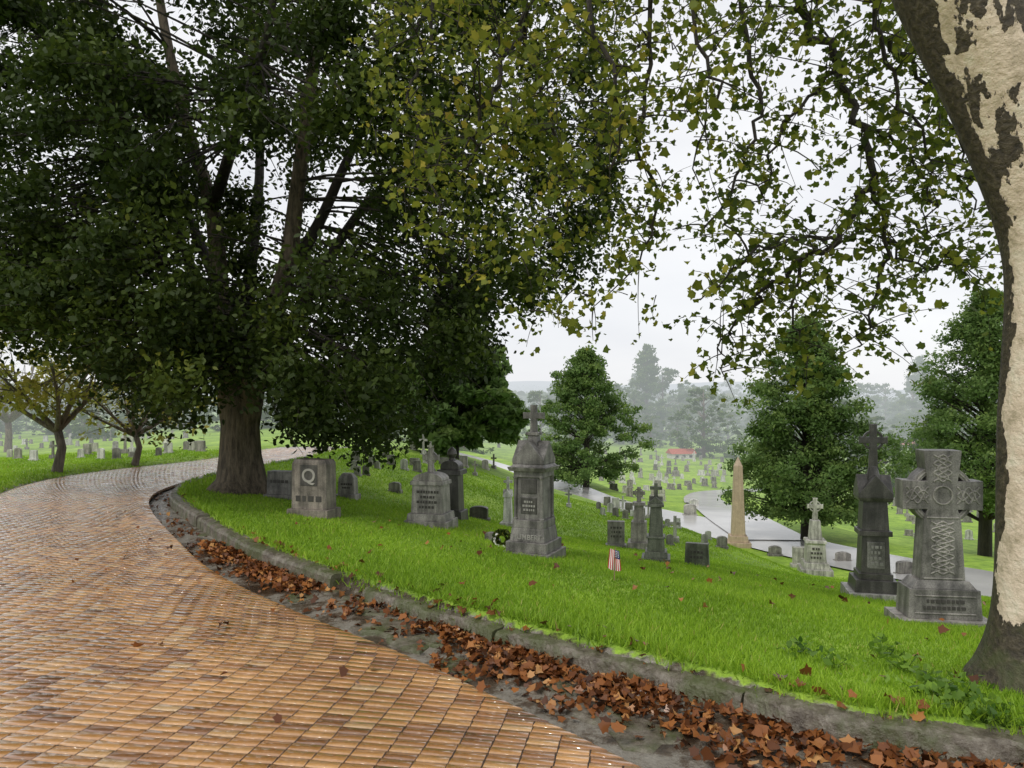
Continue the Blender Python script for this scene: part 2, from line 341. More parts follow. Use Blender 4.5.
# ---------------------------------------------------------------- ground
def make_ground():
    fan=np.radians(np.concatenate([np.arange(-45,45,.35),np.arange(45,315,3.)])) ; na=len(fan)
    rad=[.6]
    while rad[-1]<2600: rad.append(rad[-1]*(1.016 if rad[-1]<100 else 1.025))
    rad=np.array(rad); nr=len(rad)
    A,R=np.meshgrid(fan,rad); X=(R*np.sin(A)).ravel(); Y=(R*np.cos(A)).ravel()
    z,t,tl=ground(X,Y,True)
    V=np.stack([X,Y,z],1)
    V=np.vstack([V,[[0,0,-.08]]])
    ii,jj=np.meshgrid(np.arange(nr-1),np.arange(na),indexing='ij'); a=ii*na+jj; b=ii*na+(jj+1)%na; c=b+na; d=a+na
    Fq=np.stack([a,d,c,b],-1).reshape(-1,4)
    me=bpy.data.meshes.new('ground'); me.vertices.add(len(V)); me.vertices.foreach_set('co',V.ravel().astype(np.float32))
    tri=np.array([[j,(j+1)%na,len(V)-1] for j in range(na)])
    li=np.concatenate([Fq.ravel(),tri.ravel()]).astype(np.int32); nq=len(Fq)
    me.loops.add(len(li)); me.loops.foreach_set('vertex_index',li)
    me.polygons.add(nq+len(tri)); me.polygons.foreach_set('loop_start',np.concatenate([np.arange(nq)*4,nq*4+np.arange(len(tri))*3]).astype(np.int32))
    me.update(calc_edges=True)
    lawn=np.maximum(sm(-.02,.25,t),sm(-.05,.3,tl)); lawn=np.maximum(lawn,sm(24,27,Y)); lawn=np.append(lawn,0)
    at=me.attributes.new('lawn','FLOAT','POINT'); at.data.foreach_set('value',lawn.astype(np.float32))
    me.polygons.foreach_set('use_smooth',[True]*len(me.polygons))
    me.materials.append(M['ground']); o=bpy.data.objects.new('ground',me); COL.objects.link(o); tag(o,kind='structure')
make_ground()
# ---------------------------------------------------------------- brick road
def make_road():
    MZ=-.0042
    m=MB(); vs=[]; n=len(BP)
    for a,b in zip(BP,LP): vs+=[(a[0],a[1],MZ-float(dropy(a[1]))),(b[0],b[1],MZ-float(dropy(b[1])))]
    vs=[(5.5,-3,MZ),(-3,-3,MZ)]+vs; n+=1
    m.add(vs,[(2*i,2*i+1,2*i+3,2*i+2) for i in range(n-1)])
    m.build('road_bed',M['mortar'],kind='structure')
    B0=np.vstack([[3.9,-.7],BP]); L0=np.vstack([[-3,-.4],LP]); mid=.5*(B0+L0); s=np.concatenate([[0],np.cumsum(np.linalg.norm(np.diff(mid,axis=0),axis=1))])
    quads=[]; bw,bl=.070,.150; ss=0; row=0
    at=lambda A,q: np.array([np.interp(q,s,A[:,0]),np.interp(q,s,A[:,1])])
    while ss<s[-1]-.2:
        B=at(B0,ss); Lq=at(L0,ss)
        c=Lq-B; w=np.linalg.norm(c); c/=w; nrm=np.array([c[1],-c[0]])
        B2=at(mid,ss+.3)-at(mid,ss)
        if nrm@B2<0: nrm=-nrm
        f=max(.35,abs(nrm@(B2/np.linalg.norm(B2)))); step=(bw+.002)/f
        Bn=at(B0,ss+step); Ln=at(L0,ss+step)
        cn=Ln-Bn; wn=np.linalg.norm(cn); cn/=wn
        off=(bl*.5 if row%2 else 0.)
        gx=.0034; gy=.0040
        dsh=float((Bn-B)@c)
        # running bond measured from the curb-side edge, first brick never shorter than the edge slant
        q=bl-off if off else bl
        while q<abs(dsh)+.04: q+=bl
        edges=[0.]
        while q<min(w,wn)-.04: edges.append(q+random.uniform(-.003,.003)); q+=bl
        edges.append(min(w,wn))
        for i in range(len(edges)-1):
            e0,e1=edges[i],edges[i+1]
            s0=0. if i==0 else -dsh; s1=-dsh
            a0=B+c*(e0+gx); a1=B+c*(e1-gx)
            b0=Bn+cn*(e0+gx+s0); b1=Bn+cn*(e1-gx+s1)
            if (b1-b0)@c<.006 or (a1-a0)@c<.006: continue
            quads.append((a0+nrm*gy,a1+nrm*gy,b1-nrm*gy,b0-nrm*gy))
        ss+=step; row+=1
    Q=np.array(quads); n=len(Q); ctr=Q.mean(1)
    h=rng.normal(0,.0005,n)-dropy(ctr[:,1]); tx=rng.normal(0,.006,n); ty=rng.normal(0,.012,n)
    V=np.zeros((n,12,3))
    for i in range(4):
        d=Q[:,i]-ctr; jit=rng.normal(0,.0010,(n,2))
        for lay,(sc,dz) in enumerate(((.972,0.),(1.,-.0014),(1.,-.04))):
            V[:,lay*4+i,:2]=ctr+d*sc+jit; V[:,lay*4+i,2]=h+dz+d[:,0]*tx+d[:,1]*ty
    fs=[(0,1,2,3)]+[(4+i,4+(i+1)%4,(i+1)%4,i) for i in range(4)]+[(8+i,8+(i+1)%4,4+(i+1)%4,4+i) for i in range(4)]
    fs=np.array(fs); FF=(fs[None]+(np.arange(n)*12)[:,None,None])[:,:,::-1].reshape(-1)
    me=bpy.data.meshes.new('road'); me.vertices.add(n*12); me.vertices.foreach_set('co',V.ravel().astype(np.float32))
    me.loops.add(len(FF)); me.loops.foreach_set('vertex_index',FF.astype(np.int32)); me.polygons.add(n*9); me.polygons.foreach_set('loop_start',(np.arange(n*9)*4).astype(np.int32)); me.update(calc_edges=True)
    r=np.clip(rng.beta(1.9,1.6,n),0,1); at_=me.attributes.new('rnd','FLOAT','FACE'); at_.data.foreach_set('value',np.repeat(r,9).astype(np.float32))
    me.materials.append(M['brick']); o=bpy.data.objects.new('road',me); COL.objects.link(o); tag(o,kind='structure')
make_road()
def strip(name,c,w,mat,dz):
    m=MB(); k=7; vs=[]
    for i,p in enumerate(c):
        t=(c[min(i+1,len(c)-1)]-c[max(i-1,0)])[:2]; t=t/np.linalg.norm(t); nn=np.array([-t[1],t[0]])
        for j in range(k):
            q=p[:2]+nn*w*(j/(k-1)-.5); vs.append((q[0],q[1]))
    zz=ground([v[0] for v in vs],[v[1] for v in vs])
    vs=[(x,y,float(z)+dz) for (x,y),z in zip(vs,zz)]
    m.add(vs,[(i*k+j,i*k+j+1,(i+1)*k+j+1,(i+1)*k+j) for i in range(len(c)-1) for j in range(k-1)])
    return m.build(name,mat,smooth=True,kind='structure')
strip('lower_road',RD1,3.2,M['asph'],.05)
strip('side_road',RD2,2.7,M['asph'],.08)
# ---------------------------------------------------------------- kerb
def kerb():
    seg=cr(CURB[2:19],30); s=np.concatenate([[0],np.cumsum(np.linalg.norm(np.diff(seg,axis=0),axis=1))])
    at=lambda q: np.array([np.interp(q,s,seg[:,0]),np.interp(q,s,seg[:,1])])
    sb=s[np.argmin(np.linalg.norm(seg-np.array([-1.5,6.25]),axis=1))]
    q=s[0]+.1
    while q<s[-1]-.5:
        good=q>sb-.02
        Ls=random.uniform(1.7,2.3) if good else random.uniform(.7,1.9)
        e=min(q+Ls,s[-1])
        if not good: e=min(e,sb-.35)
        if e-q<.15: q=sb; continue
        st=.03 if good else .018
        n=max(4,int((e-q)/st)); m=MB(); rows=[]
        off=random.uniform(-.015,.015); top=.095+random.uniform(-.014,.012)
        if good: prof=[(-.03,-.12),(-.02,top-.035),(-.005,top-.008),(.02,top),(.06,top+.002),(.1,top),(.13,top-.003),(.145,top-.012),(.15,-.1)]
        else:
            top-=.035; prof=[(-.06,-.12),(-.04,-.045),(-.03,-.02),(-.02,top*.4),(-.012,top-.012),(.005,top-.002),(.04,top),(.08,top+.002),(.11,top),(.13,top-.004),(.14,top-.02),(.15,-.1)]
        ph=random.random()*6; k=len(prof)
        for i in range(n+1):
            u=q+(e-q)*i/n; p=at(u); t=at(u+.02)-at(u-.02); t/=np.linalg.norm(t); nn=np.array([t[1],-t[0]])
            for j,(a,z) in enumerate(prof):
                if good: jz=(random.gauss(0,.003)+.004*math.sin(u*7+ph)) if 0<j<k-1 else 0; a2=a+random.gauss(0,.003)
                else:
                    w1=.6*math.sin(u*5+ph)+.5*math.sin(u*17+j*.7)+.4*math.sin(u*31-j*1.3)
                    jz=(w1*.005+random.gauss(0,.0025)) if 0<j<k-1 else 0; a2=a+.014*math.sin(u*9+j*.2)+.008*math.sin(u*23)+random.gauss(0,.0025)
                r=p+nn*(a2+off); rows.append((r[0],r[1],z+jz))
        m.add(rows,[(i*k+j,i*k+j+1,(i+1)*k+j+1,(i+1)*k+j) for i in range(n) for j in range(k-1)]+[tuple(range(k)),tuple(n*k+j for j in range(k))[::-1]])
        m.build('kerb',M['conc'],kind='structure'); q=e+(.015 if good else random.uniform(.01,.05))
kerb()
# ---------------------------------------------------------------- grass
def make_grass():
    N0=720000
    d=rng.uniform(3.1,21,N0); a=rng.uniform(-.72,.75,N0); X=a*d; Y=d
    keep=rng.random(N0)<np.clip(6.5/d,.3,1); X=X[keep];Y=Y[keep]
    z,t,tl=ground(X,Y,True)
    k=((t>.03)&(rng.random(len(t))<sm(-.1,.2,t)*(.45+.55*np.sin(X*7)*np.sin(Y*9))+sm(.08,.2,t)))|((tl>.05))
    X,Y,z,t=X[k],Y[k],z[k],t[k]; n=len(X); d=Y
    z=z+np.where((t>0)&(t<.15),.03,0)
    h=rng.uniform(.02,.048,n)*(1+.7*np.exp(-((t-.15)/.2)**2)+.35*np.sin(X*2.1)*np.sin(Y*1.7)); w=(.0024+.0006*d)*rng.uniform(.7,1.3,n)
    an=rng.uniform(0,6.28,n); ln=rng.normal(0,.5,(n,2))*h[:,None]
    V=np.zeros((n,3,3)); V[:,0]=np.stack([X-np.cos(an)*w,Y-np.sin(an)*w,z-.01],1); V[:,1]=np.stack([X+np.cos(an)*w,Y+np.sin(an)*w,z-.01],1)
    V[:,2]=np.stack([X+ln[:,0],Y+ln[:,1],z+h],1)
    nz=.5+.25*np.sin(X*.9+1)*np.sin(Y*.7)+.2*np.sin(X*3.1+Y*2.3)
    r=np.clip(.5*nz+.5*rng.random(n),0,.94); r=np.where(rng.random(n)<.015,1.,r)
    npmesh('grass',V,3,M['grass'],r,label='short bright green mown grass on the lawns beside the brick road',cat='grass',kind='stuff')
make_grass()
# ---------------------------------------------------------------- fallen leaves
def litter():
    seg=cr(CURB[3:18],30); s=np.concatenate([[0],np.cumsum(np.linalg.norm(np.diff(seg,axis=0),axis=1))])
    n=24000; q=rng.uniform(0,s[-1],n)
    px=np.interp(q,s,seg[:,0]); py=np.interp(q,s,seg[:,1]); e=.02
    tx=np.interp(q+e,s,seg[:,0])-np.interp(q-e,s,seg[:,0]); ty=np.interp(q+e,s,seg[:,1])-np.interp(q-e,s,seg[:,1]); L=np.hypot(tx,ty)+1e-9; nx,ny=ty/L,-tx/L
    wide=np.where(px>-.4,.25,.18)
    off=-np.abs(rng.normal(0,wide,n))-.0+.16*(rng.random(n)<.08)
    X=px+nx*off; Y=py+ny*off
    w=.5+.5*np.sin(X*6.3+1)*np.sin(Y*7.1+X*2.7); w=w**2
    dens=np.where(X>-.5,.3+.7*w,.04+.4*w); dens=np.where((Y>6.3)&(Y<7.9),.2+.75*w,dens); dens=np.where(Y>8.2,.07*w,dens)
    k=rng.random(n)<dens; X,Y,off=X[k],Y[k],off[k]
    m=170; d=rng.uniform(3.6,10,m); a=rng.uniform(-.6,.65,m); X=np.concatenate([X,a*d]); Y=np.concatenate([Y,d])
    z,t,tl=ground(X,Y,True); keep=~((t<-.75)&(rng.random(len(X))<.55)); X,Y,z,t,tl=X[keep],Y[keep],z[keep],t[keep],tl[keep]
    z=np.where((t<-.6)&(tl<0),.004,z)
    n=len(X); z=z+rng.uniform(.01,.035,n)+np.where(t>.12,.025,0)
    V=cards(np.stack([X,Y,z],1),rng.uniform(.025,.078,n),T_MA,(0,0,2.2),.8)
    npmesh('fallen_leaves',V,12,M['leaf_fall'],np.clip(rng.beta(1.6,1.8,n),0,1),label='brown and orange fallen leaves heaped in the gutter along the kerb',cat='fallen leaves',kind='stuff')
litter()
def rubble():
    for px,py,r in [(352,604,.13),(385,628,.18),(412,642,.15),(300,598,.10),(372,612,.1),(436,640,.12),(455,668,.16),(600,716,.14),(640,735,.17),(560,690,.1),(330,592,.09),(225,556,.1),(250,566,.12),(205,535,.1)]:
        h=hit(px,py); m=MB(); n=11; a0=random.random()*6; v=[]
        for lay,(f,z) in enumerate([(1.1,-.03),(1,.002),(.86,.012)]):
            for k in range(n):
                a=a0+6.283*k/n; rr=r*f*(1+.22*math.sin(3*a+px)+.1*math.sin(7*a)); v.append((rr*1.3*math.cos(a),rr*math.sin(a),z+random.gauss(0,.002)))
        m.add(v,[(l*n+k,l*n+(k+1)%n,(l+1)*n+(k+1)%n,(l+1)*n+k) for l in(0,1) for k in range(n)]+[tuple(2*n+k for k in range(n))])
        o=m.build('stone_fragment',M['conc']); o.location=h; o.rotation_euler=(0,0,-.8)
        tag(o,'flat worn stone fragment set in the dirt gutter between the bricks and kerb','stone','stone fragments in the gutter')
rubble()
# ---------------------------------------------------------------- monuments
def cross_poly(z0,z1,w,t,az=.64,flare=1.15):
    h=z1-z0; a=z0+h*az; t2=t*flare/2; th=t/2
    return [(-t2,z0),(t2,z0),(th,a-th),(w/2-.15*t,a-th),(w/2,a-t2),(w/2,a+t2),(w/2-.15*t,a+th),(th,a+th),(th,z1-.15*t),(t2,z1),(-t2,z1),(-th,z1-.15*t),(-th,a+th),(-w/2+.15*t,a+th),(-w/2,a+t2),(-w/2,a-t2),(-w/2+.15*t,a-th),(-th,a-th)]
SUB=('panel','inscription','lettering','frame','relief')
def mon(name,label,px,py,rot,mat,parts,cat='grave monument',group=None):
    h=hit(px,py); s=h.y/F; root=empty(name,h,math.radians(rot),label=label,cat=cat,group=group); built={}
    for part in parts:
        pn,prims=part[0],part[1]; mm=M[part[2]] if len(part)>2 else mat; m=MB(); par=root
        if pn in SUB: par=built.get(part[3] if len(part)>3 else 'die',built.get('shaft',root))
        def flush(m):
            if m.v: built[pn]=m.build(pn,mm,par,bevel=(0 if pn=='inscription' else max(.004,.35*s)))
            return MB()
        for p in prims:
            k=p[0]; v=[x*s for x in p[1:]]
            if k=='b':
                z0,z1,w0,w1=v[:4]; dr=p[5] if len(p)>5 else 1.; m.frus(z0,z1,w0,w0*dr,w1,w1*dr)
            elif k=='g':
                z0,z1,w=v[:3]; dr=p[4] if len(p)>4 else 1.
                m.prism([(-w/2,z0),(w/2,z0),(w/2,z0+(z1-z0)*.18),(0,z1),(-w/2,z0+(z1-z0)*.18)],-w*dr/2,w*dr/2)
                m.prism([(-w*dr/2+.003,z0+.003),(w*dr/2-.003,z0+.003),(w*dr/2-.003,z0+(z1-z0)*.18),(0,z1-.002),(-w*dr/2+.003,z0+(z1-z0)*.18)],-w/2-.003,w/2+.003,'x')
            elif k=='c': z0,z1,w,t=v[:4]; m.prism(cross_poly(z0,z1,w,t,p[5] if len(p)>5 else .64),-t*.42,t*.42)
            elif k=='cc':
                z0,z1,w,t=v[:4]; az=p[5]; m.prism(cross_poly(z0,z1,w,t,az,1.3),-t*.4,t*.4); a=z0+(z1-z0)*az; m.ring(0,a,w*.3,w*.385,-t*.28,t*.28)
            elif k=='big':
                z0,z1,w=v[:3]; a=z0+(z1-z0)*.66; q=s
                pl=[(-21*q,z0),(21*q,z0),(17*q,a-24*q),(14*q,a-14*q),(24*q,a-14*q),(w/2,a-14.5*q),(w/2,a+14.5*q),(24*q,a+14*q),(14*q,a+14*q),(15.5*q,a+24*q),(17.5*q,z1-2*q),(17.5*q,z1),(-17.5*q,z1),(-17.5*q,z1-2*q),(-15.5*q,a+24*q),(-14*q,a+14*q),(-24*q,a+14*q),(-w/2,a+14.5*q),(-w/2,a-14.5*q),(-24*q,a-14*q),(-14*q,a-14*q),(-17*q,a-24*q)]
                m.prism(pl,-11*q,11*q); m.ring(0,a,24*q,30*q,-9*q,9*q,40)
            elif k=='r':
                z0,z1,w,d=v[:4]; rise=p[5]*s if len(p)>5 else w*.2; pl=[(-w/2,z0),(w/2,z0)]+[(w/2*math.cos(a),z1-rise+rise*math.sin(a)) for a in [math.pi*i/12 for i in range(13)]]
                m.prism(pl,-d/2,d/2)
            elif k=='p':
                z0,z1,w,y=v[:4]; m=flush(m); m.frus(z0,z1,w,.012,cy=-y); m=flush(m)
            elif k=='i':
                z0,z1,w,y=v[:4]; rows=p[5]; rh=(z1-z0)/rows
                for r in range(rows):
                    x=-w/2*random.uniform(.6,1)
                    e=-x
                    while x<e:
                        l=rh*random.uniform(.25,.6); m.frus(z0+rh*(r+.25),z0+rh*(r+.75),l,.006,cx=x+l/2,cy=-y-.002); x+=l+rh*.22
                    m=flush(m)
            elif k=='l': m.lathe([(p[1+2*i]*s,p[2+2*i]*s) for i in range((len(p)-1)//2)])
            elif k=='knot':
                x0,z0,x1,z1,y=v[:5]; L_=math.hypot(x1-x0,z1-z0); nt_=max(2,int(L_/(8*s))); am=(6.0 if L_>30*s else 4.6)*s; ux,uz=(x1-x0)/L_,(z1-z0)/L_
                for ph,sg in ((0,1),(math.pi,1),(0,1.75),(math.pi,1.75)):
                    pts=[]
                    for i in range(nt_*8+1):
                        f=i/(nt_*8); a_=am*sg*math.sin(f*nt_*math.pi+ph+(0 if sg==1 else math.pi/2)); dy=.25*s*math.cos(2*f*nt_*math.pi+ph)
                        pts.append((x0+ux*L_*f-uz*a_,-y-dy,z0+uz*L_*f+ux*a_))
                    m.tube(pts,[1.05*s]*len(pts),6)
            elif k=='ring': cz,r0,r1,y0,y1=v[:5]; m.ring(0,cz,r0,r1,-y0,y1)
            elif k=='col':
                z0,z1,o_,r=v[:4]
                for sx in(-1,1):
                    for sy in(-1,1): m.lathe([(r*1.4,z0),(r*1.4,z0+r),(r,z0+r*1.3),(r,z1-r*1.3),(r*1.5,z1)],10,sx*o_,sy*o_); m=flush(m)
        flush(m)
    return root,s,built
def letters(txt,root,z,size,y,mat,name='lettering',bold=.0012):
    c=bpy.data.curves.new(name,'FONT'); c.body=txt; c.size=size; c.align_x='CENTER'; c.extrude=.005; c.offset=bold
    o=bpy.data.objects.new(name,c); COL.objects.link(o); dg=bpy.context.evaluated_depsgraph_get(); me=bpy.data.meshes.new_from_object(o.evaluated_get(dg))
    bpy.data.objects.remove(o); me.materials.clear(); me.materials.append(mat)
    q=bpy.data.objects.new(name,me); COL.objects.link(q); q.parent=root; q.location=(0,-y,z); q.rotation_euler=(math.radians(90),0,0)
r,s,bt=mon('family_headstone','brown grey granite headstone with a large letter Q, beside the big tree',314,516,-16,M['granite_brown'],[
 ('base',[('b',-10,8,46,45,.6)]),('die',[('b',8,53,39,38,.5),('b',53,57,38,34,.5)]),('panel',[('p',31,52,19,9.5)],'granite_dark'),('inscription',[('i',13,24,32,9.7,1)],'carve')],'gravestone')
letters('Q',bt['panel'],35*s,19*s,9.5*s+.010,M['letter'],bold=.003)
mon('family_headstone','dark square headstone just left of the Q stone, near the big trunk',282,498,-14,M['granite_mid'],[('base',[('b',-8,4,32,32,.5)]),('die',[('b',4,27,27,26,.45)]),('inscription',[('i',14,20,20,6.1,1)],'carve')],'gravestone')
mon('family_headstone','small grey headstone with sloping top right of the Q stone',348,498,-15,M['granite'],[('base',[('b',-8,4,22,22,.6)]),('die',[('b',4,20,18,17,.5),('b',20,25,17,10,.5)]),('inscription',[('i',9,16,11,4.5,2)],'carve')],'gravestone')
mon('grave_monument','light grey pedestal monument topped by a small ringed cross, left of centre',431,526,-14,M['granite'],[
 ('base',[('b',-10,7,46,45,.8),('b',7,14,40,38,.8)]),('die',[('b',14,42,33,31,.75)]),('cap',[('b',42,46,35,34,.75),('r',46,54,31,22,7)]),('cross',[('cc',53,78,17,5,.62)]),('inscription',[('i',18,38,22,12.2,4)],'carve')])
mon('grave_monument','dark pedestal monument with rounded cap, behind the light ringed cross monument',452,518,-14,M['granite_dark'],[
 ('base',[('b',-10,8,28,26,.9)]),('die',[('b',8,44,20,18,.9)]),('cap',[('b',44,49,25,24,.9),('r',49,58,19,16,6)]),('finial',[('l',4,57,3,60,5,64,4,68,1,71)])])
mon('grave_marker','slender pale marker with cross top beside the central tall monument',508,527,-10,M['marble'],[('base',[('b',-8,5,16,15,1)]),('shaft',[('b',5,30,9,7,1)]),('cap',[('g',30,38,9,1)]),('cross',[('c',37,50,9,2.6)])])
r,s,bt=mon('grave_monument','tallest central dark granite monument with gabled top and cross',534,556,-24,M['granite_mid'],[
 ('step',[('b',-14,7,50,50,1)]),('base',[('b',7,17,43,43,1),('b',17,30,37,34,1)]),('die',[('b',30,38,33,33,1),('b',38,80,27,26,1),('b',80,86,31,31,1)]),
 ('column',[('col',38,80,14,1.8)]),('panel',[('p',44,60,17,13.6),('p',64,78,17,13.4)],'granite_dark'),
 ('cornice',[('b',86,90,38,41,1),('b',90,93,36,32,1)]),('gable',[('g',93,116,33,1)]),('spire',[('b',104,121,14,9,1),('b',121,124,13,13,1)]),('cross',[('c',123,151,22,6,.62)]),('inscription',[('i',46,58,13,14.4,3)],'carve_light')])
letters('HUMBERT',bt['base'],19.5*s,7*s,18.1*s,M['carve_light'])
mon('grave_monument','mossy column monument with a cross, standing right of the small flag',656,562,-12,M['granite_green'],[
 ('base',[('b',-12,6,29,28,1),('b',6,12,23,21,1)]),('die',[('b',12,25,17,16,1)]),('shaft',[('b',25,27,19,18,1),('b',27,56,14,11,1)]),('cap',[('b',56,59,16,15,1),('g',59,66,13,1)]),('cross',[('c',65,79,12,3.4)])])
mon('grave_monument','rough light stone cross monument behind the mossy column',639,549,-12,M['granite'],[
 ('base',[('b',-12,8,24,22,1)]),('die',[('b',8,28,16,15,1)]),('shaft',[('b',28,44,11,9,1),('b',44,47,13,12,1)]),('cross',[('cc',47,62,12,3.6,.6)])])
mon('square_headstone','square grey headstone left of the rough cross monument',616,547,-8,M['granite_mid'],[('base',[('b',-8,3,21,21,.5)]),('die',[('b',3,26,17,17,.4)]),('inscription',[('i',9,22,12,3.4,3)],'carve')],'gravestone')
mon('tilted_headstone','grey slab headstone on the lawn right of the mossy column',697,567,-20,M['granite_green'],[('die',[('b',-8,24,25,22,.3)]),('inscription',[('i',8,18,15,3.6,2)],'carve')],'gravestone')
mon('obelisk','tall buff sandstone obelisk rising from the lawn by the lower road',738,546,-10,M['buff'],[('base',[('b',-12,5,23,23,1),('b',5,11,18,17,1)]),('shaft',[('b',11,80,13,8,1),('b',80,89,8,.6,1)])],'obelisk')
mon('cross_marker','small pale cross marker between the mossy column and the obelisk',675,543,-10,M['granite_light'],[('base',[('b',-6,6,9,8,1)]),('cross',[('c',6,27,11,3)])],'gravestone')
mon('grave_monument','pale stepped cross monument left of the dark column',815,574,-14,M['granite_light'],[
 ('base',[('b',-12,7,31,30,1),('b',7,13,25,23,1)]),('die',[('b',13,32,19,17,1)]),('shaft',[('b',32,35,20,19,1),('b',35,54,12,9,1)]),('cross',[('cc',54,76,15,4,.62)]),('inscription',[('i',16,29,12,9.3,3)],'carve')])
mon('square_headstone','pale block headstone just left of the stepped cross monument',799,567,-10,M['granite_light'],[('base',[('b',-8,3,16,16,.6)]),('die',[('b',3,20,12,12,.5)])],'gravestone')
mon('grave_monument','tall dark polished column monument with ringed cross on a pale slab',873,600,-14,M['granite_dark'],[
 ('slab',[('b',-16,11,54,52,.9)],'granite_light'),('base',[('b',11,23,41,38,.9)]),('die',[('b',23,29,31,31,.9),('b',29,66,27,24,.9)]),
 ('shaft',[('b',66,71,30,30,.9),('b',71,100,25,22,.9)]),('hood',[('b',100,104,29,32,.9),('g',104,126,31,.9),('l',9,112,7,122,5,130,4,134)]),('cross',[('cc',131,176,26,6.5,.64)]),('panel',[('p',34,60,16,11.8)],'granite_mid'),('inscription',[('i',36,58,13,12.6,4)],'carve_light')])
mon('celtic_cross','large carved grey Celtic cross monument with ringed head near the leaning trunk',938,624,-8,M['granite_mid'],[
 ('slab',[('b',-18,9,88,86,.55)],'granite'),('base',[('b',9,38,68,65,.5),('b',38,46,60,48,.5)]),
 ('cross',[('big',44,174,74)]),
 ('relief',[('knot',0,52,0,104,11)],'granite','cross'),('relief',[('knot',-34,129.8,-13,129.8,11)],'granite','cross'),('relief',[('knot',13,129.8,34,129.8,11)],'granite','cross'),('relief',[('knot',0,143,0,170,11)],'granite','cross'),
 ('relief',[('ring',129.8,8,9.6,12,1)],'granite','cross'),('relief',[('ring',129.8,26.2,27.8,9.8,1)],'granite','cross'),('relief',[('c',124,136,10,3.2,.5)],'granite_light','cross'),
 ('frame',[('p',47,48.5,36,11.2),('p',107,108.5,30,11.2)],'granite','cross'),('frame',[('p',14,15.5,56,16.9),('p',31,32.5,56,16.5)],'granite','base'),
 ('inscription',[('i',17,30,48,16.7,2)],'carve','base')],'celtic cross')
for px,py,w,h,mt,rt,lb in [(479,520,18,14,'granite_dark',-10,'low dark headstone on the lawn between the pedestal monuments and the centre'),(492,541,14,9,'granite_mid',-10,'low flat-topped stone beside the wreath'),
  (690,516,12,12,'granite_light',-5,'small pale block stone beyond the small cross marker'),(775,556,12,10,'granite_mid',-5,'low dark stone between the obelisk and the pale block headstone'),(694,507,9,8,'marble',0,'tiny white stone by the side road'),
  (843,562,14,10,'granite',0,'low grey stone between the stepped cross and the dark column'),(905,575,16,14,'granite_mid',0,'dark headstone between the dark column and the Celtic cross'),(722,548,10,12,'granite',0,'small grey stone at the left foot of the obelisk'),
  (395,492,12,10,'granite',-10,'low grey stone on the lawn left of the pale pedestal monument')]:
    mon('low_headstone',lb,px,py,rt,M[mt],[('base',[('b',-6,2,w*1.2,w*1.2,.5)]),('die',[('r',2,h,w,w*.4,2.5)])],'gravestone')
def far_stones():
    vm=[]
    for i in range(4):
        m=MB()
        if i==0: m.frus(-.2,.1,.7,.35); m.frus(.1,.75,.55,.22,.5,.2)
        elif i==1: m.prism([(-.25,-.2),(.25,-.2)]+[(.25*math.cos(a),.6+.15*math.sin(a)) for a in [math.pi*j/10 for j in range(11)]],-.07,.07); m.frus(-.2,.08,.65,.3)
        elif i==2: m.frus(-.2,.12,.9,.4); m.frus(.12,.6,.75,.25,.7,.22)
        else: m.frus(-.2,.3,.45,.45,.36,.36); m.prism(cross_poly(.3,1.35,.55,.14),-.06,.06)
        vm.append((m.v,m.f))
    G=[('granite_light','pale'),('granite','grey'),('granite_mid','dark grey'),('marble','white')]
    kinds=['square','round topped','low wide','cross topped']
    pr={}
    R=[((0,205),(438,462),46,'on the left lawn beyond the brick road','headstones on the left lawn'),
       ((335,500),(440,478),28,'on the slope behind the big tree','headstones on the slope behind the big tree'),
       ((600,725),(452,520),100,'on the green slope beyond the lower road','headstones beyond the lower road'),
       ((560,720),(505,548),9,'on the lawn before the lower road','headstones before the lower road'),
       ((860,1000),(484,545),45,'on the lawn behind the broad tree','headstones behind the broad tree')]
    for (xa,xb),(ya,yb),n,where,grp in R:
        c=0;tr=0;pl=[]
        while c<n and tr<n*8:
            tr+=1; px=random.uniform(xa,xb); py=ya+(yb-ya)*random.random(); h=hit(px,py)
            if h.y>170 or h.y<15: continue
            p=np.array([h.x,h.y])
            if min(np.linalg.norm(RD1[:,:2]-p,axis=1).min(),np.linalg.norm(RD2[:,:2]-p,axis=1).min())<2.8: continue
            if sdist([h.x],[h.y],CP)[0]<.6 and -sdist([h.x],[h.y],LEXT)[0]<.6: continue
            if any(abs(px-a)<6 and abs(py-b)<3.5 for a,b in pl): continue
            pl.append((px,py))
            i=random.choice([0,0,1,1,2,3]); g=random.choice([0,1,1,2,3]); key=(i,g)
            if key not in pr:
                m=MB(); m.v,m.f=vm[i]; o=m.build('headstone',M[G[g][0]]); pr[key]=o
            else:
                o=pr[key].copy(); COL.objects.link(o)
            cap=random.uniform(7,12)*h.y/F/.75
            o.location=h; o.rotation_euler=(0,0,math.radians(random.uniform(-25,10))); sc=min(random.uniform(.7,1.2),cap); o.scale=(sc,sc,sc)
            tag(o,'small %s %s headstone %s'%(G[g][1],kinds[i],where),'gravestone',grp+', '+G[g][1]+' '+kinds[i]); c+=1
far_stones()
